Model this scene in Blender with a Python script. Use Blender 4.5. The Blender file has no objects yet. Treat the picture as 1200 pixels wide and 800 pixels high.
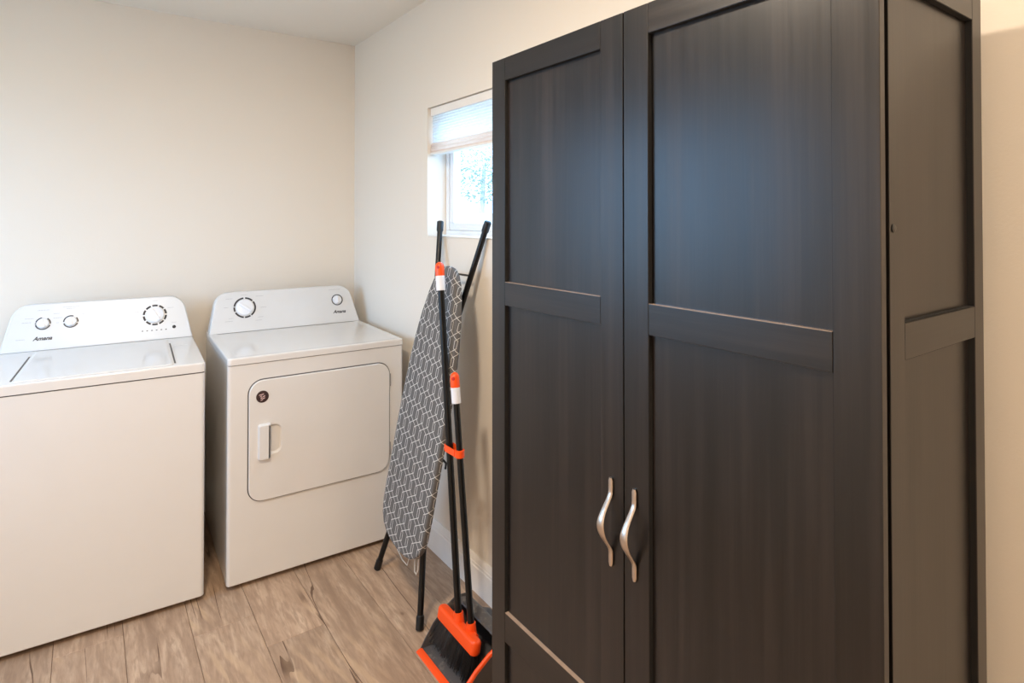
import bpy, bmesh, math, random
from mathutils import Vector, Matrix
random.seed(7)
PI = math.pi
scene = bpy.context.scene
COL = scene.collection

# ------------------------------------------------------------------ camera
CAM_H = 1.4676
cam = bpy.data.cameras.new('camera'); camo = bpy.data.objects.new('camera', cam); COL.objects.link(camo)
camo.location = (0, 0, CAM_H)
camo.rotation_euler = (PI/2 + 0.0121, 0, -0.6226)
cam.sensor_width = 36; cam.sensor_fit = 'HORIZONTAL'
cam.lens = 694.45*36/1200
cam.shift_y = (247.42-400)/1200
cam.clip_start = 0.02
scene.camera = camo

# ------------------------------------------------------------------ view + world + lights
vs = scene.view_settings
vs.view_transform = 'Standard'; vs.look = 'None'; vs.gamma = 1; vs.exposure = 0.36
vs.use_curve_mapping = False

SKY = 6.8
LAMP = 31.0
HALL = 26.0
world = bpy.data.worlds.new('sky'); scene.world = world; world.use_nodes = True
bg = world.node_tree.nodes['Background']
bg.inputs['Color'].default_value = (0.37, 0.63, 1.0, 1); bg.inputs['Strength'].default_value = SKY

def area(name, loc, rot, sx, sy, energy, color, shape='RECTANGLE', portal=False):
    l = bpy.data.lights.new(name, 'AREA'); l.shape = shape; l.size = sx; l.size_y = sy
    l.energy = energy; l.color = color
    if portal: l.cycles.is_portal = True
    o = bpy.data.objects.new(name, l); COL.objects.link(o); o.location = loc; o.rotation_euler = rot
    return o
# warm ceiling lamp of the room (above the frame) and the lamp by the entrance behind the camera
area('ceiling_lamp_light', (-0.08, 1.0, 2.455), (0, 0, 0), .24, .24, LAMP, (1, .85, .68), 'DISK')
area('entrance_lamp_light', (0.62, -0.75, 2.455), (0, 0, 0), .34, .34, HALL, (1, .85, .68), 'DISK')

# ------------------------------------------------------------------ room measures
XR, YB, H = 1.265, 3.334, 2.472
XL, YF = -1.10, -1.9
# window opening in the right wall, window opening in the left wall
W1 = dict(y0=1.45, y1=2.425, z0=1.385, z1=1.972)
W2 = dict(y0=1.50, y1=3.10, z0=0.95, z1=2.05)
WT = .16
area('portal_right', (XR+WT+.02, (W1['y0']+W1['y1'])/2, (W1['z0']+W1['z1'])/2), (0, PI/2, 0), W1['z1']-W1['z0'], W1['y1']-W1['y0'], 1, (1, 1, 1), portal=True)
area('portal_left', (XL-WT-.02, (W2['y0']+W2['y1'])/2, (W2['z0']+W2['z1'])/2), (0, -PI/2, 0), W2['z1']-W2['z0'], W2['y1']-W2['y0'], 1, (1, 1, 1), portal=True)

# ------------------------------------------------------------------ materials
def srgb(r, g, b):
    f = lambda c: (c/255/12.92 if c/255 <= .04045 else ((c/255+.055)/1.055)**2.4)
    return (f(r), f(g), f(b), 1)

class NT:
    def __init__(s, name):
        s.m = bpy.data.materials.new(name); s.m.use_nodes = True
        s.t = s.m.node_tree; s.b = s.t.nodes['Principled BSDF']
    def n(s, typ, **kw):
        nd = s.t.nodes.new(typ)
        for k, v in kw.items(): setattr(nd, k, v)
        return nd
    def l(s, a, b): s.t.links.new(a, b)
    def math(s, op, a, b=None, clamp=False):
        nd = s.n('ShaderNodeMath', operation=op); nd.use_clamp = clamp
        for i, v in enumerate((a, b)):
            if v is None: continue
            if isinstance(v, (int, float)): nd.inputs[i].default_value = v
            else: s.l(v, nd.inputs[i])
        return nd.outputs[0]
    def mix(s, f, a, b):
        nd = s.n('ShaderNodeMix', data_type='RGBA')
        for i, v in ((0, f), (6, a), (7, b)):
            if isinstance(v, (int, float)): nd.inputs[i].default_value = v
            elif isinstance(v, tuple): nd.inputs[i].default_value = v
            else: s.l(v, nd.inputs[i])
        return nd.outputs[2]
    def ramp(s, f, stops):
        nd = s.n('ShaderNodeValToRGB'); s.l(f, nd.inputs[0])
        e = nd.color_ramp.elements
        while len(e) < len(stops): e.new(.5)
        for el, (p, c) in zip(e, stops): el.position = p; el.color = c
        return nd.outputs[0]
    def coord(s, kind='Object', scale=(1, 1, 1), loc=None):
        tc = s.n('ShaderNodeTexCoord'); mp = s.n('ShaderNodeMapping'); s.l(tc.outputs[kind], mp.inputs[0])
        mp.inputs['Scale'].default_value = scale
        if loc is not None: s.l(loc, mp.inputs['Location'])
        return mp.outputs[0]
    def noise(s, vec, scale, detail=4, rough=.55, dist=0):
        nd = s.n('ShaderNodeTexNoise'); s.l(vec, nd.inputs['Vector'])
        nd.inputs['Scale'].default_value = scale; nd.inputs['Detail'].default_value = detail
        nd.inputs['Roughness'].default_value = rough; nd.inputs['Distortion'].default_value = dist
        return nd.outputs[0]
    def bump(s, h, strength, dist=.002):
        nd = s.n('ShaderNodeBump'); s.l(h, nd.inputs['Height'])
        nd.inputs['Strength'].default_value = strength; nd.inputs['Distance'].default_value = dist
        s.l(nd.outputs[0], s.b.inputs['Normal'])
    def set(s, **kw):
        for k, v in kw.items():
            k = k.replace('_', ' ')
            if k == 'Specular': k = 'Specular IOR Level'
            i = s.b.inputs[k]
            if hasattr(v, 'is_linked') or isinstance(v, bpy.types.NodeSocket): s.l(v, i)
            else: i.default_value = v
        return s

M = {}
def plain(name, col, rough=.5, metal=0, spec=.5, grain=0, gscale=60, coat=0):
    t = NT(name)
    if grain:
        nz = t.noise(t.coord(), gscale, 3)
        lo = tuple(c*(1-grain) for c in col[:3])+(1,)
        hi = tuple(min(1, c*(1+grain)) for c in col[:3])+(1,)
        t.set(Base_Color=t.ramp(nz, [(.3, lo), (.7, hi)]))
    else: t.set(Base_Color=col)
    t.set(Roughness=rough, Metallic=metal, Specular=spec)
    if coat: t.set(Coat_Weight=coat, Coat_Roughness=.1)
    M[name] = t.m
    return t

def wall_mat(name, col):
    t = NT(name); v = t.coord()
    big = t.noise(v, 1.3, 2); lo = tuple(c*.975 for c in col[:3])+(1,)
    t.set(Base_Color=t.mix(big, lo, col), Roughness=.62, Specular=.3)
    t.bump(t.noise(v, 190, 3, .6), .22, .0012)
    M[name] = t.m
wall_mat('wall_paint', srgb(238, 229, 216))
wall_mat('ceiling_paint', srgb(238, 231, 220))
plain('trim_white', srgb(244, 239, 232), .35, grain=.015, gscale=20)
plain('vinyl_white', srgb(236, 238, 240), .3, grain=.01, gscale=20)
plain('enamel_white', srgb(224, 221, 217), .14, spec=.5, grain=.008, gscale=8)
plain('console_white', srgb(222, 221, 219), .3, grain=.008, gscale=10)
plain('knob_white', srgb(238, 239, 242), .28, grain=.008, gscale=30)
plain('dark_seam', srgb(84, 79, 76), .6, grain=.1, gscale=40)
plain('print_black', srgb(38, 38, 44), .5, grain=.05, gscale=90)
plain('print_grey', srgb(176, 176, 178), .5, grain=.05, gscale=90)
plain('badge_brown', srgb(58, 42, 42), .35, grain=.1, gscale=90)
plain('badge_pink', srgb(206, 176, 172), .4, grain=.05, gscale=90)
plain('black_rubber', srgb(13, 13, 14), .5, grain=.15, gscale=70)
plain('black_tube', srgb(13, 13, 14), .32, spec=.35, grain=.12, gscale=50)
plain('orange_plastic', srgb(255, 84, 20), .38, grain=.03, gscale=40)
plain('white_plastic', srgb(232, 232, 236), .4, grain=.02, gscale=40)
plain('wire_white', srgb(214, 208, 198), .35, grain=.03, gscale=40)
plain('bristle_black', srgb(34, 33, 34), .6, grain=.3, gscale=120)
plain('nickel', srgb(206, 196, 188), .3, metal=1, grain=.05, gscale=90)
plain('rail_glint', srgb(150, 130, 114), .2, spec=.8, grain=.1, gscale=50, coat=.6)  # glossy, base colour lightened to paint in the lamp glint on rail tops
plain('edge_black', srgb(16, 14, 13), .8, grain=.1)
plain('gasket_grey', srgb(150, 148, 146), .5, grain=.05)

# dusty grey dustpan plastic
t = NT('pan_grey'); v = t.coord()
dust = t.ramp(t.noise(v, 16, 6, .7), [(.52, (0, 0, 0, 1)), (.72, (1, 1, 1, 1))])
t.set(Base_Color=t.mix(dust, srgb(84, 82, 83), srgb(156, 147, 136)), Roughness=.5); M['pan_grey'] = t.m

# black-brown wood: fine straight grain along local Z
def wood_dark(name, axis):
    t = NT(name)
    sc = (70, 70, 1.6) if axis == 'Z' else ((1.6, 70, 70) if axis == 'X' else (70, 1.6, 70))
    oi = t.n('ShaderNodeObjectInfo'); off = t.math('MULTIPLY', oi.outputs['Random'], 13.0)
    cmb = t.n('ShaderNodeCombineXYZ'); [t.l(off, cmb.inputs[i]) for i in range(3)]
    v = t.coord('Object', sc, cmb.outputs[0])
    g = t.noise(v, 1.0, 5, .6, .3)
    fine = t.noise(v, 4.5, 3, .6)
    band = t.noise(t.coord('Object', tuple(q*.22 if q > 10 else q*.4 for q in sc), cmb.outputs[0]), 1.0, 2)
    c = t.ramp(t.math('ADD', t.math('MULTIPLY', g, .5), t.math('MULTIPLY', band, .5)), [(.36, srgb(12, 11, 10)), (.5, srgb(22, 19, 18)), (.64, srgb(38, 32, 29))])
    c2 = t.mix(t.ramp(fine, [(.5, (0, 0, 0, 1)), (.8, (.4, .4, .4, 1))]), c, srgb(42, 36, 33))
    t.set(Base_Color=c2, Roughness=t.math('ADD', t.math('MULTIPLY', g, .10), .26), Specular=.52)
    t.bump(fine, .09, .0005)
    M[name] = t.m
wood_dark('wood_v', 'Z'); wood_dark('wood_hy', 'Y'); wood_dark('wood_hx', 'X')

# floor planks: oak-look with per-plank tone, grain along Y, cracks and knots
t = NT('floor_oak')
oi = t.n('ShaderNodeObjectInfo'); rnd = oi.outputs['Random']
off = t.math('MULTIPLY', rnd, 37.0); cmb = t.n('ShaderNodeCombineXYZ'); [t.l(off, cmb.inputs[i]) for i in range(3)]
v = t.coord('Object', (1, .14, 1), cmb.outputs[0])
v2 = t.coord('Object', (1, .33, 1), cmb.outputs[0])
g1 = t.noise(v, 22, 6, .62, 1.2); g2 = t.noise(v, 95, 4, .6, .3); cloud = t.noise(v2, 7, 4, .6, .6)
base = t.ramp(g1, [(.28, srgb(150, 119, 92)), (.5, srgb(180, 147, 116)), (.72, srgb(204, 174, 143))])
base = t.mix(t.ramp(g2, [(.36, (.75, .75, .75, 1)), (.56, (0, 0, 0, 1))]), base, srgb(150, 119, 92))
base = t.mix(t.ramp(cloud, [(.35, (.4, .4, .4, 1)), (.62, (0, 0, 0, 1))]), base, srgb(160, 130, 103))
tone = t.math('ADD', t.math('MULTIPLY', rnd, .26), .87)
hs = t.n('ShaderNodeHueSaturation'); t.l(base, hs.inputs['Color']); t.l(tone, hs.inputs['Value']); hs.inputs['Saturation'].default_value = .86
# cathedral rings
wv = t.n('ShaderNodeTexWave', wave_type='RINGS', rings_direction='Z'); wv.inputs['Scale'].default_value = 9; wv.inputs['Distortion'].default_value = 5.5
wv.inputs['Detail'].default_value = 3; wv.inputs['Detail Scale'].default_value = 1.4; t.l(t.coord('Object', (1, .22, 1), cmb.outputs[0]), wv.inputs['Vector'])
patch = t.ramp(t.noise(t.coord('Object', (1, .5, 1), cmb.outputs[0]), 3.4, 2), [(.52, (0, 0, 0, 1)), (.66, (.5, .5, .5, 1))])
ring = t.math('MULTIPLY', t.ramp(wv.outputs['Color'], [(.55, (0, 0, 0, 1)), (.9, (1, 1, 1, 1))]), patch)
c = t.mix(ring, hs.outputs[0], srgb(206, 176, 142))
# cracks: thin contour of a stretched noise, only in patches
ck = t.noise(t.coord('Object', (1, .045, 1), cmb.outputs[0]), 9, 2, .45, .1)
ckl = t.math('LESS_THAN', t.math('ABSOLUTE', t.math('SUBTRACT', ck, .5)), .0045)
ckm = t.ramp(t.noise(t.coord('Object', (1, .5, 1), cmb.outputs[0]), 5.0, 2), [(.47, (0, 0, 0, 1)), (.55, (.85, .85, .85, 1))])
c = t.mix(t.math('MULTIPLY', ckl, ckm), c, srgb(84, 58, 40))
vo = t.n('ShaderNodeTexVoronoi'); vo.inputs['Scale'].default_value = 4.2; t.l(t.coord('Object', (1, .6, 1), cmb.outputs[0]), vo.inputs['Vector'])
c = t.mix(t.ramp(vo.outputs['Distance'], [(.025, (.8, .8, .8, 1)), (.05, (0, 0, 0, 1))]), c, srgb(96, 68, 48))
t.set(Base_Color=c, Roughness=.48, Specular=.4); t.bump(g2, .1, .0006); M['floor_oak'] = t.m
plain('floor_joint', srgb(110, 82, 60), .8, grain=.2)

# ironing-board cover: grey cloth with a printed white lattice of interlaced links
t = NT('cover_print')
tc = t.n('ShaderNodeTexCoord'); sx = t.n('ShaderNodeSeparateXYZ'); t.l(tc.outputs['Object'], sx.inputs[0])
u = t.math('DIVIDE', t.math('ADD', sx.outputs['Y'], t.math('MULTIPLY', sx.outputs['X'], t.math('SIGN', sx.outputs['Y']))), .045); vv = t.math('DIVIDE', sx.outputs['Z'], .124)
tri = t.math('SUBTRACT', t.math('MULTIPLY', t.math('ABSOLUTE', t.math('SUBTRACT', t.math('FRACT', vv), .5)), 4.0), 1.0)
T = t.math('MINIMUM', t.math('MAXIMUM', t.math('MULTIPLY', tri, 1.75), -1.0), 1.0)
A = .66
def linef(sign):
    q = t.math('ADD', u, t.math('MULTIPLY', T, sign*A/1.0))
    return t.math('ABSOLUTE', t.math('SUBTRACT', t.math('FRACT', q), .5))
d = t.math('MAXIMUM', linef(1.0), linef(-1.0))
diag = t.math('LESS_THAN', t.math('ABSOLUTE', tri), 1/1.75)      # sloping runs: widen so that the stroke keeps its width
line = t.math('GREATER_THAN', d, t.math('SUBTRACT', .5-.028, t.math('MULTIPLY', diag, .026)))
weave = t.noise(t.coord('Object', (1, 1, 1)), 900, 2)
gc = t.ramp(weave, [(.3, srgb(92, 90, 89)), (.7, srgb(112, 110, 108))])
t.set(Base_Color=t.mix(line, gc, srgb(206, 203, 198)), Roughness=.9, Specular=.15); t.bump(weave, .2, .0005); M['cover_print'] = t.m
plain('cover_plain', srgb(120, 117, 114), .9, spec=.1, grain=.05, gscale=300)

# shade fabric (translucent) and clear pane
def fabric(name, col):
    t = NT(name)
    nz = t.noise(t.coord(), 240, 2)
    cc = t.ramp(nz, [(.3, tuple(c*.96 for c in col[:3])+(1,)), (.7, col)])
    di = t.n('ShaderNodeBsdfDiffuse'); tr = t.n('ShaderNodeBsdfTranslucent'); mx = t.n('ShaderNodeMixShader')
    t.l(cc, di.inputs[0]); t.l(cc, tr.inputs[0]); mx.inputs[0].default_value = .65
    t.l(di.outputs[0], mx.inputs[1]); t.l(tr.outputs[0], mx.inputs[2])
    t.l(mx.outputs[0], t.t.nodes['Material Output'].inputs[0]); M[name] = t.m
fabric('shade_fabric', srgb(240, 240, 240)); fabric('shade_fold', srgb(246, 230, 218))
t = NT('pane_glass')
tr = t.n('ShaderNodeBsdfTransparent'); gl = t.n('ShaderNodeBsdfGlossy'); mx = t.n('ShaderNodeMixShader')
tr.inputs[0].default_value = (.93, .96, .96, 1); gl.inputs['Roughness'].default_value = .02; mx.inputs[0].default_value = .06
t.l(tr.outputs[0], mx.inputs[1]); t.l(gl.outputs[0], mx.inputs[2]); t.l(mx.outputs[0], t.t.nodes['Material Output'].inputs[0]); M['pane_glass'] = t.m
plain('stucco_white', srgb(232, 228, 222), .8, grain=.04, gscale=9)
plain('gravel', srgb(196, 188, 176), .9, grain=.15, gscale=25)
plain('leaf', srgb(128, 136, 118), .6, grain=.3, gscale=2)
plain('bark', srgb(186, 176, 166), .9, grain=.2, gscale=12)

# ------------------------------------------------------------------ mesh helpers
def link(name, me, mat=None, parent=None, loc=(0, 0, 0), rot=(0, 0, 0)):
    o = bpy.data.objects.new(name, me); COL.objects.link(o)
    if mat: me.materials.append(M[mat])
    o.location = loc; o.rotation_euler = rot
    if parent: o.parent = parent
    if len(me.polygons) and me.polygons[0].use_smooth:
        wn = o.modifiers.new('weighted', 'WEIGHTED_NORMAL'); wn.keep_sharp = True; wn.weight = 100; wn.mode = 'FACE_AREA'
    return o
def finish(bm, name, smooth=True, angle=35):
    bmesh.ops.recalc_face_normals(bm, faces=bm.faces)
    me = bpy.data.meshes.new(name); bm.to_mesh(me); bm.free()
    if smooth:
        for p in me.polygons: p.use_smooth = True
        me.set_sharp_from_angle(angle=math.radians(angle))
    return me
def add_box(bm, x0, x1, y0, y1, z0, z1, bev=0, seg=2):
    g = bmesh.ops.create_cube(bm, size=1)
    vs_ = g['verts']
    for v in vs_:
        v.co = Vector((x0+(v.co.x+.5)*(x1-x0), y0+(v.co.y+.5)*(y1-y0), z0+(v.co.z+.5)*(z1-z0)))
    if bev:
        es = {e for v in vs_ for e in v.link_edges}
        bmesh.ops.bevel(bm, geom=list(es), offset=bev, segments=seg, profile=.5, affect='EDGES')
    return bm
def box(name, b, mat, parent=None, bev=0, seg=2, **kw):
    bm = bmesh.new(); add_box(bm, *b, bev=bev, seg=seg)
    return link(name, finish(bm, name), mat, parent, **kw)
def add_loft(bm, rings, cap0=True, cap1=True, closed=True):
    R = [[bm.verts.new(p) for p in r] for r in rings]
    n = len(R[0])
    for a, b in zip(R, R[1:]):
        for i in range(n if closed else n-1):
            j = (i+1) % n
            bm.faces.new((a[i], a[j], b[j], b[i]))
    if cap0: bm.faces.new(R[0][::-1])
    if cap1: bm.faces.new(R[-1])
def loft(name, rings, mat, parent=None, angle=35, cap0=True, cap1=True, **kw):
    bm = bmesh.new(); add_loft(bm, rings, cap0, cap1)
    return link(name, finish(bm, name, True, angle), mat, parent, **kw)
def frames(pts):
    P = [Vector(p) for p in pts]; T = []
    for i in range(len(P)):
        a = P[max(i-1, 0)]; b = P[min(i+1, len(P)-1)]; T.append((b-a).normalized())
    ref = Vector((0, 0, 1)) if abs(T[0].z) < .9 else Vector((1, 0, 0))
    N = (ref - T[0]*ref.dot(T[0])).normalized(); out = []
    for i, t_ in enumerate(T):
        N = (N - t_*N.dot(t_)).normalized(); out.append((P[i], N, t_.cross(N)))
    return out
def add_tube(bm, pts, r, n=10):
    rs = r if isinstance(r, (list, tuple)) else [r]*len(pts)
    rings = [[p+N*(rr*math.cos(2*PI*k/n))+B*(rr*math.sin(2*PI*k/n)) for k in range(n)] for (p, N, B), rr in zip(frames(pts), rs)]
    add_loft(bm, rings)
def tube(name, pts, r, mat, parent=None, n=10, **kw):
    bm = bmesh.new(); add_tube(bm, pts, r, n)
    return link(name, finish(bm, name, True, 50), mat, parent, **kw)
def lathe(name, prof, mat, parent=None, n=32, **kw):      # prof: (r, z) from bottom to top
    rings = [[(max(r, 1e-4)*math.cos(2*PI*k/n), max(r, 1e-4)*math.sin(2*PI*k/n), z) for k in range(n)] for r, z in prof]
    return loft(name, rings, mat, parent, **kw)
def rrect(x0, x1, y0, y1, r, n=6):
    rr = r if isinstance(r, (list, tuple)) else [r]*4     # radii: bl, br, tr, tl
    out = []
    for (cx, cy, a, q) in ((x0, y0, PI, 0), (x1, y0, 1.5*PI, 1), (x1, y1, 0, 2), (x0, y1, .5*PI, 3)):
        r_ = rr[q]; ox = cx+r_ if q in (0, 3) else cx-r_; oy = cy+r_ if q in (0, 1) else cy-r_
        for k in range(n+1):
            t_ = a+k/n*PI/2; out.append((ox+r_*math.cos(t_), oy+r_*math.sin(t_)))
    return out
def inset(poly, d):
    P = [Vector((a, b, 0)) for a, b in poly]; out = []
    n = len(P)
    for i in range(n):
        e1 = (P[i]-P[i-1]); e2 = (P[(i+1) % n]-P[i])
        if e1.length < 1e-9: e1 = e2
        if e2.length < 1e-9: e2 = e1
        e1.normalize(); e2.normalize()
        n1 = Vector((-e1.y, e1.x, 0)); n2 = Vector((-e2.y, e2.x, 0)); m = n1+n2
        m.normalize(); c = max(.35, m.dot(n1)); q = P[i]+m*(d/c); out.append((q.x, q.y))
    return out
def empty(name, loc=(0, 0, 0), rot=(0, 0, 0), label=None, cat=None, group=None, kind=None, parent=None):
    o = bpy.data.objects.new(name, None); COL.objects.link(o); o.location = loc; o.rotation_euler = rot
    o.empty_display_size = .1
    if parent: o.parent = parent
    return tag(o, label, cat, group, kind)
def tag(o, label=None, cat=None, group=None, kind=None):
    if label: o['label'] = label
    if cat: o['category'] = cat
    if group: o['group'] = group
    if kind: o['kind'] = kind
    return o
def struct(o): o['kind'] = 'structure'; return o
def text(name, s, size, mat, parent, loc, rot, shear=0, bold=0, align='CENTER'):
    cu = bpy.data.curves.new(name, 'FONT'); cu.body = s; cu.size = size; cu.shear = shear; cu.offset = bold
    cu.align_x = align; cu.align_y = 'CENTER'; cu.extrude = .0002; cu.resolution_u = 3
    tmp = bpy.data.objects.new(name+'_src', cu); COL.objects.link(tmp)
    bpy.context.view_layer.update()
    me = bpy.data.meshes.new_from_object(tmp.evaluated_get(bpy.context.evaluated_depsgraph_get()))
    bpy.data.objects.remove(tmp); bpy.data.curves.remove(cu)
    me.materials.clear()
    return link(name, me, mat, parent, loc, rot)

# ------------------------------------------------------------------ room shell
fl = struct(box('floor', (XL, XR, YF, YB, -.08, -.004), 'floor_joint'))
# planks, seams measured at x = .116 .315 .514 .712 ...
PW = .1985
k0 = math.floor((XL-.116)/PW)
joints = {1: 2.355, 2: 2.153, 0: 1.62, 3: 1.45, 4: 2.62, 5: 1.9}
i = k0
while .116+i*PW < XR:
    xa = max(XL, .116+i*PW)+.0004; xb = min(XR, .116+(i+1)*PW)-.0004
    L = 1.22; s = joints.get(i, random.uniform(0, L))
    ys = []; y = s
    while y > YF: y -= L
    ys = [YF]
    y += L
    while y < YB:
        if y-ys[-1] > .02: ys.append(y)
        y += L
    ys.append(YB)
    for ya, yb in zip(ys, ys[1:]):
        if xb-xa < .01: continue
        bm = bmesh.new(); cx, cy = (xa+xb)/2, (ya+yb)/2
        ring = lambda d, z: [(xa+d-cx, ya+d-cy, z), (xb-d-cx, ya+d-cy, z), (xb-d-cx, yb-d-cy, z), (xa+d-cx, yb-d-cy, z)]
        add_loft(bm, [ring(.0003, -.006), ring(.0003, -.0008), ring(.0012, 0)], cap0=False)
        link('plank', finish(bm, 'plank', False), 'floor_oak', fl, (cx, cy, 0))
    i += 1

def wall_with_hole(name, x0, x1, hole):
    bm = bmesh.new(); ya, yb, za, zb = YF-.16, YB+.16, -.08, H+.1
    ys = [ya, hole['y0'], hole['y1'], yb]; zs = [za, hole['z0'], hole['z1'], zb]
    V = {}
    for xi, x in enumerate((x0, x1)):
        for a in range(4):
            for b in range(4): V[xi, a, b] = bm.verts.new((x, ys[a], zs[b]))
    for a in range(3):
        for b in range(3):
            if a == 1 and b == 1: continue
            for xi in (0, 1): bm.faces.new([V[xi, a, b], V[xi, a+1, b], V[xi, a+1, b+1], V[xi, a, b+1]])
    def q(a, b): bm.faces.new([V[0, *a], V[0, *b], V[1, *b], V[1, *a]])
    q((1, 1), (2, 1)); q((2, 1), (2, 2)); q((2, 2), (1, 2)); q((1, 2), (1, 1))
    for k in range(3):
        q((k, 0), (k+1, 0)); q((k, 3), (k+1, 3)); q((0, k), (0, k+1)); q((3, k), (3, k+1))
    return struct(link(name, finish(bm, name, False), 'wall_paint'))
wall_with_hole('wall_right', XR, XR+WT, W1)
wall_with_hole('wall_left', XL-WT, XL, W2)
struct(box('wall_back', (XL, XR, YB, YB+.16, -.08, H+.1), 'wall_paint'))
struct(box('wall_front', (XL, XR, YF-.16, YF, -.08, H+.1), 'wall_paint'))
struct(box('ceiling', (XL, XR, YF, YB, H, H+.1), 'ceiling_paint'))

# baseboards: board with moulded cap, profile swept along the wall
prof = [(0, 0), (.015, 0), (.015, .098), (.0125, .102), (.0125, .110), (.010, .114), (.0095, .122), (.006, .131), (.004, .137), (0, .137)]
def baseboard(name, p0, p1, nrm):
    a, b, n = Vector(p0), Vector(p1), Vector(nrm)
    rings = [[q+n*d+Vector((0, 0, z)) for d, z in prof] for q in (a, b)]
    return struct(loft(name, rings, 'trim_white', angle=20))
baseboard('baseboard_right', (XR, YF, 0), (XR, YB, 0), (-1, 0, 0))
baseboard('baseboard_back', (XL, YB, 0), (XR-.015, YB, 0), (0, -1, 0))
baseboard('baseboard_left', (XL, YF, 0), (XL, YB-.015, 0), (1, 0, 0))

# ------------------------------------------------------------------ window in the right wall
def frame_ring(name, y0, y1, z0, z1, w, xa, xb, mat, parent, bev=.003):
    bm = bmesh.new()
    add_box(bm, xa, xb, y0, y1, z0, z0+w, bev); add_box(bm, xa, xb, y0, y1, z1-w, z1, bev)
    add_box(bm, xa, xb, y0, y0+w, z0+w, z1-w, bev); add_box(bm, xa, xb, y1-w, y1, z0+w, z1-w, bev)
    return link(name, finish(bm, name), mat, parent)
w1 = struct(empty('window_1', (XR+WT/2, (W1['y0']+W1['y1'])/2, W1['z0'])))
def under(o, p):                     # parent while keeping world coordinates (parents here only translate)
    o.parent = p; o.location = Vector(o.location)-p.location; return o
e = .0015
under(frame_ring('frame', W1['y0']+e, W1['y1']-e, W1['z0']+e, W1['z1']-e, .026, XR+.095, XR+WT, 'vinyl_white', None), w1)
ymid = (W1['y0']+W1['y1'])/2
fa = under(frame_ring('sash', ymid-.02, W1['y1']-.030, W1['z0']+.028, W1['z1']-.028, .034, XR+.100, XR+.122, 'vinyl_white', None), w1)
fb = under(frame_ring('sash', W1['y0']+.030, ymid+.02, W1['z0']+.028, W1['z1']-.028, .034, XR+.128, XR+.150, 'vinyl_white', None), w1)
under(box('pane', (XR+.109, XR+.113, ymid+.014, W1['y1']-.062, W1['z0']+.060, W1['z1']-.060), 'pane_glass'), w1)
under(box('pane', (XR+.137, XR+.141, W1['y0']+.064, ymid-.014, W1['z0']+.060, W1['z1']-.060), 'pane_glass'), w1)
under(box('sill', (XR+.003, XR+.0945, W1['y0']+e, W1['y1']-e, W1['z0']+.0005, W1['z0']+.008), 'trim_white', bev=.003), w1)

# left wall window (out of the picture, the daylight of the room)
w2 = struct(empty('window_2', (XL-WT/2, (W2['y0']+W2['y1'])/2, W2['z0'])))
under(frame_ring('frame', W2['y0']+e, W2['y1']-e, W2['z0']+e, W2['z1']-e, .04, XL-.14, XL-.08, 'vinyl_white', None), w2)
under(box('pane', (XL-.112, XL-.108, W2['y0']+.04, W2['y1']-.04, W2['z0']+.04, W2['z1']-.04), 'pane_glass'), w2)

# pleated shade drawn half way down the right window
sh = empty('window_shade', (XR+.03, (W1['y0']+W1['y1'])/2, W1['z1']), label='white pleated shade with beige bottom fold, half lowered in the small window', cat='shade')
hw = (W1['y1']-W1['y0'])/2-.008
box('head_rail', (-.020, .022, -hw, hw, -.038, -.002), 'trim_white', sh, bev=.004)
zt, zb, NP = -.038, -.160, 10
def pleat_rings(xoff, sgn):
    pts = []
    for k in range(2*NP+1):
        pts.append((xoff+sgn*(.0045 if k % 2 else 0.0), zt+(zb-zt)*k/(2*NP)))
    return pts
bm = bmesh.new()
add_loft(bm, [[(x, s*(hw-.002), z) for x, z in pleat_rings(-.006, -1)] for s in (-1, 1)], False, False, closed=False)
link('pleated_fabric', finish(bm, 'pleated_fabric', False), 'shade_fabric', sh)
# gathered beige fold and bottom rail
pts = [(-.010, -.160), (-.018, -.170), (-.013, -.178), (-.020, -.188), (-.016, -.197), (-.021, -.204), (.016, -.204), (.012, -.19), (.014, -.175), (.009, -.160)]
loft('gathered_fold', [[(x, s*hw, z) for x, z in pts] for s in (-1, 1)], 'shade_fold', sh, angle=15)
box('bottom_rail', (-.022, .018, -hw-.001, hw+.001, -.214, -.2042), 'trim_white', sh, bev=.003)

# ------------------------------------------------------------------ outdoors seen through the window
struct(box('ground_outside', (-30, 40, -30, 40, -.4, -.2), 'gravel'))
gw = box('garden_wall', (-.1, .1, -9, 9, 0, 1.74), 'stucco_white', loc=(4.6, 7.2, -.2), bev=.02)
tag(gw, 'white garden wall outside the small window', 'wall')
tr_ = empty('garden_tree', (6.2, 9.6, -.2), label='pale leafy tree behind the white garden wall outside the window', cat='tree')
tube('trunk', [(0, 0, 0), (.05, .02, .8), (0, .05, 1.6), (.03, 0, 2.7)], [.09, .075, .06, .03], 'bark', tr_)
bm = bmesh.new()
for k in range(1900):
    while True:
        p = Vector((random.uniform(-1, 1), random.uniform(-1, 1), random.uniform(-1, 1)))
        if p.length < 1: break
    p = Vector((p.x*.8, p.y*1.1, p.z*.62+2.55))
    a = Vector((random.gauss(0, 1), random.gauss(0, 1), random.gauss(0, 1))).normalized(); b = a.orthogonal().normalized()
    l = random.uniform(.03, .055); w = l*.45; c_ = a.cross(b)*w*.3
    vs4 = [bm.verts.new(q) for q in (p-a*l, p+b*w+c_, p+a*l, p-b*w+c_)]
    bm.faces.new(vs4)
fo = link('foliage', finish(bm, 'foliage', False), 'leaf', tr_); fo['kind'] = 'stuff'

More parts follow.
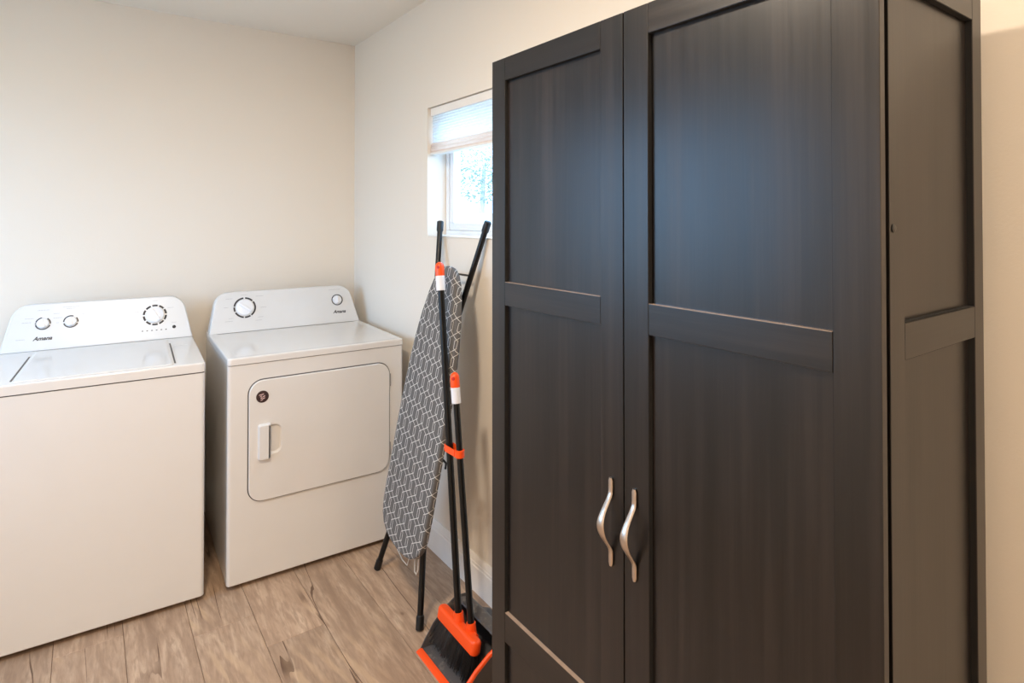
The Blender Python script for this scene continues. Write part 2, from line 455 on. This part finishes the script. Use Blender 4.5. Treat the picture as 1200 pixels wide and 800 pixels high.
# ------------------------------------------------------------------ wardrobe
XF, Y0, Y1, ZT = .795, .328, 1.190, 1.845
XBK = 1.154; DT = .014; REC = .0095; YM = .7595
wd = empty('wardrobe', ((XF+XBK)/2, (Y0+Y1)/2, 0), label='tall black-brown wooden wardrobe with two panelled doors and silver bow handles', cat='wardrobe')
WO = wd.location.copy()
def wbox(name, b, mat, parent, bev=.0012, off=None):
    o_ = WO if off is None else off
    bb = (b[0]-o_.x, b[1]-o_.x, b[2]-o_.y, b[3]-o_.y, b[4]-o_.z, b[5]-o_.z)
    return box(name, bb, mat, parent, bev=bev, seg=2)
CX0 = XF+DT+.010                    # front edge of the carcass
# carcass
def side_panel(ya, yb, out):        # out: outward y side (-1 near, +1 far)
    s = bpy.data.objects.new('side', None); COL.objects.link(s); s.parent = wd; s.empty_display_size = .05
    tag(s, None)
    st0, st1 = .862, 1.116
    pa, pb = (ya+REC, yb) if out < 0 else (ya, yb-REC)
    wbox('stile', (CX0, st0, ya, yb, 0, ZT), 'wood_v', s); wbox('stile', (st1, XBK, ya, yb, 0, ZT), 'wood_v', s)
    for z0_, z1_ in ((1.776, ZT), (1.284, 1.332), (.486, .552), (0, .11)):
        wbox('rail', (st0+.0003, st1-.0003, ya, yb, z0_, z1_-(.0003 if z1_ < ZT else 0)), 'wood_hx', s)
    for z0_, z1_ in ((1.332, 1.776), (.552, 1.284), (.11, .486)):
        wbox('panel', (st0, st1, pa, pb, z0_, z1_), 'wood_v', s, bev=0)
        ea, eb = (ya+.0012, ya+REC) if out < 0 else (yb-REC, yb-.0012)
        for xx in (st0, st1-.0006): wbox('edge_strip', (xx, xx+.0006, ea, eb, z0_+.0008, z1_-.0008), 'edge_black', s, bev=0)  # thin black strips laid on the inner edges around the recessed panels
        for zz in (z0_, z1_-.0006): wbox('edge_strip', (st0+.001, st1-.001, ea, eb, zz, zz+.0006), 'edge_black', s, bev=0)
    return s
s1 = side_panel(Y0, Y0+.020, -1); side_panel(Y1-.020, Y1, 1)
cap = lathe('screw_cap', [(.0055, 0), (.0055, .001), (.0045, .0018), (.002, .002)], 'wood_v', s1, 16, loc=(.829-WO.x, Y0-WO.y-.0001, 1.455), rot=(PI/2, 0, 0))
wbox('top_panel', (CX0+.001, XBK-.001, Y0+.0203, Y1-.0203, ZT-.020, ZT-.001), 'wood_hy', wd)
wbox('base_panel', (CX0+.001, XBK-.006, Y0+.0203, Y1-.0203, .045, .065), 'wood_hy', wd)
wbox('plinth', (CX0+.02, CX0+.04, Y0+.0203, Y1-.0203, 0, .0448), 'wood_hy', wd)
wbox('back_panel', (XBK-.005, XBK-.001, Y0+.0203, Y1-.0203, .02, ZT-.0203), 'wood_v', wd, bev=0)
# doors
def door(ya, yb, sa, sb, hy):
    d_ = bpy.data.objects.new('door', None); COL.objects.link(d_); d_.parent = wd; d_.empty_display_size = .05
    za, zb_ = .050, ZT
    wbox('stile', (XF, XF+DT, ya, sa, za, zb_), 'wood_v', d_); wbox('stile', (XF, XF+DT, sb, yb, za, zb_), 'wood_v', d_)
    for z0_, z1_ in ((1.792, ZT), (1.265, 1.3186), (.486, .5523), (za, .11)):
        wbox('rail', (XF, XF+DT, sa+.0004, sb-.0004, z0_, z1_), 'wood_hy', d_)
    for z0_, z1_ in ((1.3186, 1.792), (.5523, 1.265), (.11, .486)):
        wbox('panel', (XF+REC, XF+DT-.001, sa, sb, z0_, z1_), 'wood_v', d_, bev=0)
    # dark inner edges of the stiles and top rail, glossy rail tops with the lamp glint painted pale
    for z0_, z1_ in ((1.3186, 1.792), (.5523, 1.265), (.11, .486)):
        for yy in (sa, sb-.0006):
            wbox('edge_strip', (XF+.0012, XF+REC, yy, yy+.0006, z0_+.0008, z1_-.0008), 'edge_black', d_, bev=0)
        wbox('edge_strip', (XF+.0012, XF+REC, sa+.001, sb-.001, z1_-.0006, z1_), 'edge_black' if z1_ > 1.7 else 'wood_hy', d_, bev=0)
        wbox('edge_strip', (XF+.0003, XF+REC, sa+.001, sb-.001, z0_, z0_+.0007), 'rail_glint', d_, bev=0)
    # bow handle: flat tabs, widening bow
    N = 29; rings = []
    for k in range(N):
        u_ = k/(N-1); z = (u_-.5)*.162
        b_ = max(0, (1-abs(u_-.5)/.335)); bow = .003+.027*(math.sin(b_*PI/2)**1.35 if b_ > 0 else 0)
        wdt = .0054+.0038*math.exp(-((u_-.46)/.16)**2)
        if k in (0, N-1): wdt *= .55
        th = .0026
        lean = -.006*math.sin(PI*max(0, min(1, b_)))*0
        rings.append([(-bow+th*math.sin(a)*1.0, wdt*math.cos(a)+lean, z) for a in [2*PI*q/12 for q in range(12)]])
    h_ = loft('handle', rings, 'nickel', d_, loc=(XF-WO.x, hy-WO.y, .907), angle=60)
    h_['label'] = 'brushed silver bow handle'
    return d_
door(YM+.0012, Y1, .819, 1.137, .790)
door(Y0, YM-.0012, .387, .701, .732)

# ------------------------------------------------------------------ appliances
def console(name, a0, a1, t0, t1, par, mat='console_white', b0=.587, b1=.645, z0=.914, z1=1.08, top=1.104, bb=.69, r=.072):
    """control panel housing: trapezoid outline with round top corners on a plane leaning back"""
    th = math.atan2(b1-b0, z1-z0); L = (top-z0)/math.cos(th)
    # outline in (a, s) ; sides lean inwards
    def fillet(c, p, n_, r_, k=8):
        c, p, n_ = (Vector((*q, 0)) for q in (c, p, n_)); u1 = (p-c).normalized(); u2 = (n_-c).normalized()
        ang = u1.angle(u2); d_ = r_/math.tan(ang/2); s1_, s2_ = c+u1*d_, c+u2*d_
        cen = c+(u1+u2).normalized()*(r_/math.sin(ang/2)); out = []
        v1, v2 = s1_-cen, s2_-cen
        for q in range(k+1):
            w_ = v1.slerp(v2, q/k).normalized()*r_; out.append(((cen+w_).x, (cen+w_).y))
        return out
    bl, br, trr, tl = (a0, 0), (a1, 0), (t1, L), (t0, L)
    poly = [bl, br]+fillet(trr, br, tl, r)+fillet(tl, trr, bl, r)
    # gentle crown on the top edge
    pts_ = []
    for (a, s_) in poly: pts_.append((a, s_))
    def on(a, s_, d_): return (a, b0+s_*math.sin(th)+d_*math.cos(th), z0+s_*math.cos(th)-d_*math.sin(th))
    ins = inset(pts_, .007); ins2 = inset(pts_, .002)
    fx = lambda P: [(a, max(0, s_)) for a, s_ in P]
    R = [[on(a, s_, 0) for a, s_ in fx(ins)], [on(a, s_, .002) for a, s_ in fx(ins2)], [on(a, s_, .007) for a, s_ in pts_]]
    R.append([(a, bb-.008, q[2]) for (a, s_), q in zip(pts_, R[-1])])
    R.append([(a, bb, q[2]-.003) for (a, s_), q in zip(fx(ins2), R[1])])
    R = [[(x, y, max(z, z0+.0006)) for x, y, z in rr] for rr in R]
    o = loft(name, R, mat, par, angle=50)
    return o, th, (lambda a, z, d_=0: (a, b0+(z-z0)*math.tan(th)-d_*math.cos(th), z+d_*math.sin(th)))

def dial(par, th, pos, r, segs, gripang, ringw=.006, big=True):
    """white knob on a printed ring of dark arcs; local z = outward"""
    rot = (PI/2-th, 0, 0)
    kn = lathe('knob', [(r*.76, .0), (r*.76, .003), (r*.73, .008), (r*.66, .0105), (r*.3, .0115), (0, .0115)], 'knob_white', par, 32, loc=pos, rot=rot)
    kn['label'] = 'white plastic knob'
    bm = bmesh.new()
    ca, sa_ = math.cos(gripang), math.sin(gripang)
    add_box(bm, -r*.13, r*.13, -r*.66, r*.66, .008, .017, r*.06)
    bmesh.ops.rotate(bm, verts=bm.verts, matrix=Matrix.Rotation(gripang, 3, 'Z'))
    link('grip', finish(bm, 'grip'), 'knob_white', kn)
    bm = bmesh.new()
    for (d0, d1) in segs:
        n_ = max(2, int((d1-d0)/8))
        pr = []
        for q in range(n_+1):
            a = math.radians(d0+(d1-d0)*q/n_); pr.append(((r-ringw)*math.cos(a), (r-ringw)*math.sin(a), r*math.cos(a), r*math.sin(a)))
        for p_, q_ in zip(pr, pr[1:]):
            bm.faces.new([bm.verts.new((p_[0], p_[1], .0006)), bm.verts.new((p_[2], p_[3], .0006)), bm.verts.new((q_[2], q_[3], .0006)), bm.verts.new((q_[0], q_[1], .0006))])
    bmesh.ops.remove_doubles(bm, verts=bm.verts, dist=1e-6)
    rg = link('dial_ring', finish(bm, 'dial_ring', False), 'print_black', kn)
    rg['label'] = 'dark printed dial ring'
    return kn
def prints(par, th, P, items):
    """small grey printed captions as short flat marks; items: (a, z, length)"""
    bm = bmesh.new()
    for a, z, ln in items:
        x = a-ln/2
        while x < a+ln/2:
            w_ = random.uniform(.002, .005); c_ = P(x, z, .0006)
            up = Vector((0, math.sin(th), math.cos(th)))*.0018; q0 = Vector(c_)
            x2 = Vector((min(w_, a+ln/2-x), 0, 0))
            bm.faces.new([bm.verts.new(q0), bm.verts.new(q0+x2), bm.verts.new(q0+x2+up), bm.verts.new(q0+up)])
            x += w_+.0012
    o = link('printed_captions', finish(bm, 'printed_captions', False), 'print_grey', par); o['kind'] = 'stuff'; return o

def feet(par, a0, a1, b0, b1, h):
    for a in (a0+.05, a1-.05):
        for b in (b0+.06, b1-.06):
            lathe('foot', [(.018, 0), (.018, .008), (.010, .010), (.010, h+.004)], 'black_rubber', par, 14, loc=(a, b, 0))
def rounded_body(name, a0, a1, b0, b1, z0, z1, r, par, mat='enamel_white'):
    p = rrect(a0, a1, b0, b1, [r, r, .004, .004], 5); pi_ = inset(p, .004)
    return loft(name, [[(x, y, z0) for x, y in pi_], [(x, y, z0+.004) for x, y in p], [(x, y, z1) for x, y in p]], mat, par, angle=40)

# --- washer (top loader)
wa = empty('washing_machine', (.3761, 2.5498, 0), (0, 0, -.0575), label='white top-loading washing machine with three dials, at the left edge', cat='washing machine')
WW = .700
rounded_body('cabinet', -WW, 0, 0, .685, .020, .874, .014, wa)
box('seam', (-WW+.004, -.004, .004, .680, .874, .879), 'dark_seam', wa)
# top deck: rim with an opening for the lid, built as a ring
po = rrect(-WW-.001, .001, -.004, .688, [.016, .016, .006, .006], 5)
poi = inset(po, .006)
loft('top_deck', [[(x, y, .879) for x, y in po], [(x, y, .907) for x, y in po], [(x, y, .9125) for x, y in inset(po, .002)], [(x, y, .914) for x, y in poi]], 'enamel_white', wa, angle=50)
LR = lambda d: rrect(-.577+d, -.108-d, .012+d, .560-d, .010, 4)
lo = loft('lid', [[(x, y, z) for x, y in LR(d)] for d, z in ((0, .9142), (0, .9165), (.004, .9185), (.012, .9185), (.03, .9178))], 'enamel_white', wa, angle=60)
for a in (-.5855, -.0995):
    box('lid_gap', (a-.0028, a+.0028, .045, .470, .9141, .9148), 'dark_seam', wa)
bumper = box('bleach_hatch', (-.09, -.035, .40, .50, .9141, .9150), 'enamel_white', wa, bev=.0004)
cs, th, P = console('console', -WW+.002, -.002, -WW+.042, -.040, wa)
dial(wa, th, P(-.560, 1.022), .027, [(-170, -20), (-5, 55), (100, 165), (172, 184)], .3, .0045)
dial(wa, th, P(-.465, 1.022), .027, [(-165, -20), (-8, 40), (70, 180)], .1, .0045)
dial(wa, th, P(-.153, 1.023), .048, [(0+k*36+4, k*36+32) for k in range(10)], .55, .008)
lathe('indicator_light', [(.0075, 0), (.0075, .0008), (.005, .0014), (0, .0015)], 'print_black', wa, 16, loc=P(-.077, .965), rot=(PI/2-th, 0, 0))
rt = (PI/2-th, 0, 0)
text('logo', 'Amana', .0225, 'print_black', wa, P(-.559, .962, .0005), rt, .35, .0006)
lb = prints(wa, th, P, [(-.632, .962, .028), (-.56, 1.075, .04), (-.465, 1.082, .06), (-.465, 1.075, .035), (-.615, 1.028, .03), (-.605, 1.044, .03), (-.51, 1.040, .03), (-.515, 1.058, .02), (-.42, 1.05, .015), (-.51, 1.02, .01), (-.153, 1.085, .02), (-.225, 1.04, .025), (-.077, .984, .02), (-.09, 1.05, .025)])
bm = bmesh.new()
for k in range(6):
    c_ = Vector(P(-.205+.0185*k, .955, .0006)); up = Vector((0, math.sin(th), math.cos(th)))*.0035
    bm.faces.new([bm.verts.new(c_), bm.verts.new(c_+Vector((.006, 0, 0))), bm.verts.new(c_+Vector((.006, 0, 0))+up), bm.verts.new(c_+up)])
link('cycle_marks', finish(bm, 'cycle_marks', False), 'print_black', wa)
feet(wa, -WW, 0, 0, .685, .02)

# --- dryer
DW = .737
dr = empty('clothes_dryer', (.4543, 2.5477, 0), (0, 0, -.0367), label='white clothes dryer with front door and recessed handle, next to the ironing board', cat='dryer')
rounded_body('cabinet', 0, DW, 0, .690, .020, .884, .014, dr)
box('seam', (.004, DW-.004, .003, .686, .884, .887), 'dark_seam', dr)
po = rrect(-.001, DW+.001, -.004, .693, [.016, .016, .006, .006], 5)
loft('top_panel', [[(x, y, .887) for x, y in po], [(x, y, .907) for x, y in po], [(x, y, .9125) for x, y in inset(po, .002)], [(x, y, .914) for x, y in rrect(.005, DW-.005, .002, .687, .010, 5)], [(x, y, .914) for x, y in rrect(.029, DW-.029, .026, .663, .010, 5)], [(x, y, .9115) for x, y in rrect(.039, DW-.039, .036, .653, .010, 5)]], 'enamel_white', dr, angle=50)
cs, th, P = console('console', .002, DW-.002, .040, DW-.045, dr, z0=.912)
dial(dr, th, P(.164, 1.025), .052, [(95, 170), (174, 200), (207, 262), (268, 300), (306, 395), (402, 446)], .9, .008)
k2 = dial(dr, th, P(.624, 1.029), .030, [(0, 360)], 0, .0045)
text('logo', 'Amana', .0235, 'print_black', dr, P(.630, .968, .0005), (PI/2-th, 0, 0), .35, .0006)
prints(dr, th, P, [(.615, 1.082, .06), (.164, 1.085, .03), (.095, 1.07, .03), (.235, 1.075, .035), (.08, 1.03, .02), (.25, 1.02, .03), (.09, .965, .035), (.225, .96, .03), (.10, .978, .02), (.235, .975, .025)])
# door: slightly raised rounded panel with dark gap behind
dp = rrect(.077, .668, .332, .816, [.055, .055, .055, .055], 8)
dg = inset(dp, -.0042)
loft('door_gap', [[(x, -.0005, z) for x, z in dg], [(x, .006, z) for x, z in dg]], 'dark_seam', dr)
# panel with cup recess for the handle: ring of faces around the recess
rc = rrect(.154, .203, .512, .632, [.004, .028, .028, .004], 8)
def door_ring(poly, y): return [(x, y, z) for x, z in poly]
bm = bmesh.new()
def ringverts(poly, y): return [bm.verts.new((x, y, z)) for x, z in poly]
r0 = ringverts(dp, -.0006); r1 = ringverts(dp, -.0075); r2 = ringverts(inset(dp, .0025), -.010)
for A_, B_ in ((r0, r1), (r1, r2)):
    for k in range(len(A_)): bm.faces.new((A_[k], A_[(k+1) % len(A_)], B_[(k+1) % len(A_)], B_[k]))
c0 = ringverts(rc, -.010); c1 = ringverts(inset(rc, .0025), -.0085); c2 = ringverts(inset(rc, .008), -.0012)
for A_, B_ in ((c0, c1), (c1, c2)):
    for k in range(len(A_)): bm.faces.new((A_[k], A_[(k+1) % len(A_)], B_[(k+1) % len(A_)], B_[k]))
bm.faces.new(c2)
eds = []
for rr in (r2, c0):
    for k in range(len(rr)): eds.append(bm.edges.get((rr[k], rr[(k+1) % len(rr)])))
bmesh.ops.triangle_fill(bm, edges=eds, use_beauty=True)
do = link('door', finish(bm, 'door', True, 30), 'enamel_white', dr)
# pull flap beside the cup
fp = rrect(.110, .158, .497, .640, [.010, .003, .003, .010], 5)
hd = loft('handle', [[(x, -.0101, z) for x, z in fp], [(x, -.019, z) for x, z in inset(fp, .001)], [(x, -.0255, z) for x, z in inset(fp, .004)], [(x, -.0265, z) for x, z in inset(fp, .009)]], 'console_white', do, angle=50)
bd = lathe('badge', [(.024, 0), (.024, .001), (.0225, .0018), (0, .0018)], 'badge_brown', do, 28, loc=(.127, -.0101, .750), rot=(PI/2, 0, 0))
bd['label'] = 'round dark brown badge with pale print'
bm = bmesh.new()
for (x, y, w_, h_) in ((-.004, .009, .018, .004), (-.006, .002, .008, .004), (.005, .001, .009, .005), (-.004, -.005, .006, .006), (.004, -.007, .010, .004), (-.003, -.013, .008, .003)):
    vs4 = [bm.verts.new((x+sx_*w_/2, y+sy_*h_/2+sx_*.0015, .0021)) for sx_, sy_ in ((-1, -1), (1, -1), (1, 1), (-1, 1))]
    bm.faces.new(vs4)
# (badge print sits a hair above the badge face)
pp = link('badge_print', finish(bm, 'badge_print', False), 'badge_pink', dr, loc=(.127, -.0101, .750), rot=(PI/2, 0, 0))
for z in (.735, .425):
    tube('hinge', [(.6722, -.004, z-.028), (.6722, -.004, z+.028)], .0035, 'gasket_grey', dr, 8)
feet(dr, 0, DW, 0, .690, .02)

# ------------------------------------------------------------------ ironing board, folded, leaning on the right wall
ib = empty('ironing_board', (1.0, 2.14, 0), label='folded ironing board with grey lattice-print cover leaning on the wall', cat='ironing board')
IO = ib.location
def ipt(p): return Vector(p)-IO
LA = [(1.000, 2.356, .012), (1.252, 1.906, 1.447)]
LB = [(.976, 1.924, .012), (1.252, 2.280, 1.445)]
for (p0, p1), dx in ((LA, .004), (LB, -.004)):
    a, b = Vector(p0), Vector(p1)
    mid = (a+b)/2+Vector((dx, 0, 0))
    lg = tube('leg', [ipt(a), ipt(mid), ipt(b)], .0115, 'black_tube', ib, 14)
    d_ = (b-a).normalized()
    for q, s_ in ((a, 1), (b, -1)):
        tube('foot_cap', [ipt(q)-d_*s_*.011, ipt(q)-d_*s_*.008, ipt(q)+d_*s_*.030, ipt(q)+d_*s_*.036], [.010, .0145, .0145, .0125], 'black_rubber', lg, 14)
tube('cross_bar', [ipt((1.222, 1.975, 1.243)), ipt((1.222, 2.225, 1.243))], .004, 'black_tube', ib, 8)
# board: local frame  Z up along the board, Y across, X = normal (pointing to the wall)
lean = math.atan2(.185, 1.1); tilt = math.atan2(.070, 1.06)
bo = bpy.data.objects.new('board', None)
half = [(0, 0), (.06, .004), (.105, .016), (.140, .036), (.165, .068), (.176, .11), (.179, .18), (.179, .45), (.176, .58), (.168, .70), (.155, .80), (.138, .88), (.114, .96), (.088, 1.02), (.062, 1.054), (.034, 1.070), (0, 1.075)]
outl = half+[(-y, z) for y, z in half[-2:0:-1]]
def brings(p, dxs):
    return [[(dx, y, z) for y, z in (inset(p, i_) if i_ else p)] for dx, i_ in dxs]
brd = loft('board', brings(outl, [(0, .012), (.002, .004), (.007, 0), (.020, 0), (.026, .004), (.028, .014)]), 'cover_print', ib,
           loc=ipt((.950, 2.070, .228)), rot=(tilt, lean, 0), angle=60)
brd['label'] = 'grey padded cover with white interlaced lattice print'
# steel under-frame, lever and wire hem loops
tube('support_rail', [(.036, .06, .10), (.036, .05, .55), (.036, .02, .98)], .006, 'black_tube', brd, 8)
tube('support_rail', [(.036, -.06, .10), (.036, -.05, .55), (.036, -.02, .98)], .006, 'black_tube', brd, 8)
tube('release_lever', [(.040, -.05, .40), (.034, -.150, .395), (.034, -.184, .392), (.034, -.186, .372)], .004, 'black_tube', brd, 8)
tube('wire_loop', [(.03, .135, .075), (.032, .150, .03), (.034, .140, -.008), (.034, .124, -.010), (.033, .118, .02), (.03, .125, .06)], .0022, 'wire_white', brd, 6)
tube('wire_rest', [(.03, .110, .05), (.034, .100, .0), (.036, .08, -.022), (.036, .0, -.044), (.034, -.045, -.040), (.030, -.06, .02)], .0020, 'wire_white', brd, 6)
tube('wire_loop', [(.03, -.085, .04), (.032, -.10, -.01), (.034, -.104, -.030), (.034, -.118, -.034), (.033, -.126, -.014), (.03, -.118, .04)], .0022, 'wire_white', brd, 6)

# ------------------------------------------------------------------ upright dustpan and broom set
def stick(par, O, p0, p1, r, capr):
    a, b = Vector(p0)-O, Vector(p1)-O; d_ = (b-a).normalized(); L = (b-a).length
    tube('stick', [a, b-d_*.10], r, 'black_tube', par, 14)
    g = tube('grip_sleeve', [b-d_*.105, b-d_*.104, b-d_*.051, b-d_*.050], [capr*.9, capr, capr, capr*.97], 'white_plastic', par, 16)
    bm = bmesh.new()
    add_tube(bm, [b-d_*.051, b-d_*.020, b-d_*.011, b-d_*.004, b], [capr, capr*1.0, capr*.92, capr*.65, capr*.2], 16)
    e_ = link('hanging_cap', finish(bm, 'hanging_cap', True, 60), 'orange_plastic', par)
    # hanging hole as a dark recessed disc on the camera side
    side = Vector((-.75, -.66, 0)); side = (side-d_*side.dot(d_)).normalized()
    c_ = b-d_*.020
    tube('hanging_hole', [c_+side*(capr*.80), c_+side*(capr*1.03)], .006, 'red_recess', e_, 12)
    return d_
plain('red_recess', srgb(190, 30, 14), .5, grain=.05)

br_ = empty('broom', (1.020, 1.722, .09), label='black-handled broom with orange head standing in the dustpan', cat='broom')
BO = Vector(br_.location)
bt, bb_ = (1.062, 1.940, 1.306), (1.024, 1.734, .133)
stick(br_, BO, bb_, bt, .0120, .0170)
bd_ = (Vector(bt)-Vector(bb_)).normalized()
tube('socket', [Vector(bb_)-BO-bd_*.035, Vector(bb_)-BO-bd_*.004, Vector(bb_)-BO+bd_*.014], [.021, .0175, .0165], 'orange_plastic', br_, 16)
# head bar along y
hp = rrect(-.120, .120, -.0195, .0195, .018, 6)
hb = loft('head', [[(y_, x_, z_) for x_, y_ in q] for q, z_ in ((inset(hp, .004), -.024), (hp, -.018), (hp, .010), (inset(hp, .004), .017), (inset(hp, .011), .020))], 'orange_plastic', br_,
          loc=Vector((1.017, 1.722, .104))-BO, rot=(0, math.radians(10), 0), angle=50)
bm = bmesh.new()
for k in range(620):
    y_ = random.uniform(-.110, .110); x_ = random.uniform(-.016, .016)
    fl_ = y_*1.16; fx_ = x_*1.9-.022+random.uniform(-.004, .004)
    a = Vector((x_, y_, -.020)); b = Vector((fx_, fl_, -.088+random.uniform(-.004, .006)))
    m_ = (a+b)/2+Vector((random.uniform(-.002, .002), random.uniform(-.002, .002), 0))
    add_tube(bm, [a, m_, b], [.0016, .0015, .0011], 3)
bs = link('bristles', finish(bm, 'bristles', False), 'bristle_black', br_, loc=Vector((1.017, 1.722, .104))-BO)
bs['kind'] = 'stuff'
bs['label'] = 'flared black bristles'

dpn = empty('dustpan', (1.06, 1.69, 0), label='dark grey dustpan with orange lip and upright black handle, on the floor', cat='dustpan')
DO = Vector(dpn.location)
def dq(p): return Vector(p)-DO
ya, yb = 1.575, 1.835
box('pan_floor', (.928-DO.x, 1.170-DO.x, ya-DO.y, yb-DO.y, .0005, .004), 'pan_grey', dpn, bev=.0008)
lp = loft('lip', [[dq((x, y, z)) for x, z in ((.916, .0003), (.938, .0003), (.938, .0065), (.930, .0072), (.918, .0035))] for y in (ya+.004, yb-.002)], 'orange_plastic', dpn, angle=30)
for y, s_ in ((yb, 1), (ya, -1)):
    prf = [(.932, .004), (.952, .030), (.985, .066), (1.03, .100), (1.08, .122), (1.120, .118), (1.150, .09), (1.168, .05), (1.172, .004)]
    loft('side_wall', [[dq((x, y-s_*.004+s_*.016*(z/.12), z)) for x, z in prf], [dq((x, y-s_*.001+s_*.016*(z/.12), z)) for x, z in prf]], 'pan_grey', dpn, angle=30)
# curved back of the pan
prf = [(1.172, .004), (1.168, .05), (1.150, .09), (1.120, .118), (1.08, .122)]
prf2 = [(x-.004, max(z-.003, .004)) for x, z in prf][::-1]
loft('back_wall', [[dq((x, y, z)) for x, z in prf+prf2] for y in (ya+.001, yb-.001)], 'pan_grey', dpn, angle=40)
# flat rear apron lying against the baseboard
loft('rear_apron', [[dq((x, y, z)) for x, z in ((1.166, .045), (1.236, .012), (1.236, .0008), (1.166, .0008))] for y in (ya+.01, yb+.03)], 'pan_grey', dpn, angle=30)
# orange rim on the near side wall and comb
tube('side_rim', [dq((x, ya-.004+.016*-(z/.12), z+.003)) for x, z in [(.932, .004), (.952, .030), (.985, .066), (1.03, .100), (1.08, .122)]], .0075, 'orange_plastic', dpn, 8)
pt_, pb_ = (1.045, 1.800, .932), (1.036, 1.672, .118)
stick(dpn, DO, pb_, pt_, .0112, .0162)
pd_ = (Vector(pt_)-Vector(pb_)).normalized()
tube('pivot', [dq(pb_)-pd_*.016, dq(pb_)-pd_*.004, dq(pb_)+pd_*.022], [.018, .0165, .0155], 'orange_plastic', dpn, 14)
tube('pivot_pin', [dq((1.036, 1.642, .110)), dq((1.036, 1.70, .110))], .009, 'orange_plastic', dpn, 12)
# clip that joins both sticks
def at(p0, p1, z): a, b = Vector(p0), Vector(p1); return a+(b-a)*((z-a.z)/(b.z-a.z))
zc = .665
pa_, pb2 = at(pb_, pt_, zc), at(bb_, bt, zc)
rg_ = []
for z in (-.012, .012):
    c1 = pa_-DO; rg_.append([c1+Vector((.0168*math.cos(a), .0168*math.sin(a), z)) for a in [2*PI*k/16 for k in range(16)]])
clip = loft('clip', rg_, 'orange_plastic', dpn, angle=40)
v_ = (pb2-pa_); v_.z = 0
n_ = Vector((-v_.y, v_.x, 0)).normalized(); u_ = v_.normalized()
for s_ in (1, -1):
    pth = [pa_+u_*.008+n_*s_*.0150, pa_+v_*.5+n_*s_*.0155, pb2+n_*s_*.0165, pb2+u_*.012+n_*s_*.0125]
    rr = []
    for q in pth:
        q = q-DO
        rr.append([q+Vector((0, 0, -.011))+n_*.0017, q+Vector((0, 0, .011))+n_*.0017, q+Vector((0, 0, .011))-n_*.0017, q+Vector((0, 0, -.011))-n_*.0017])
    loft('clip_arm', rr, 'orange_plastic', clip, angle=40)
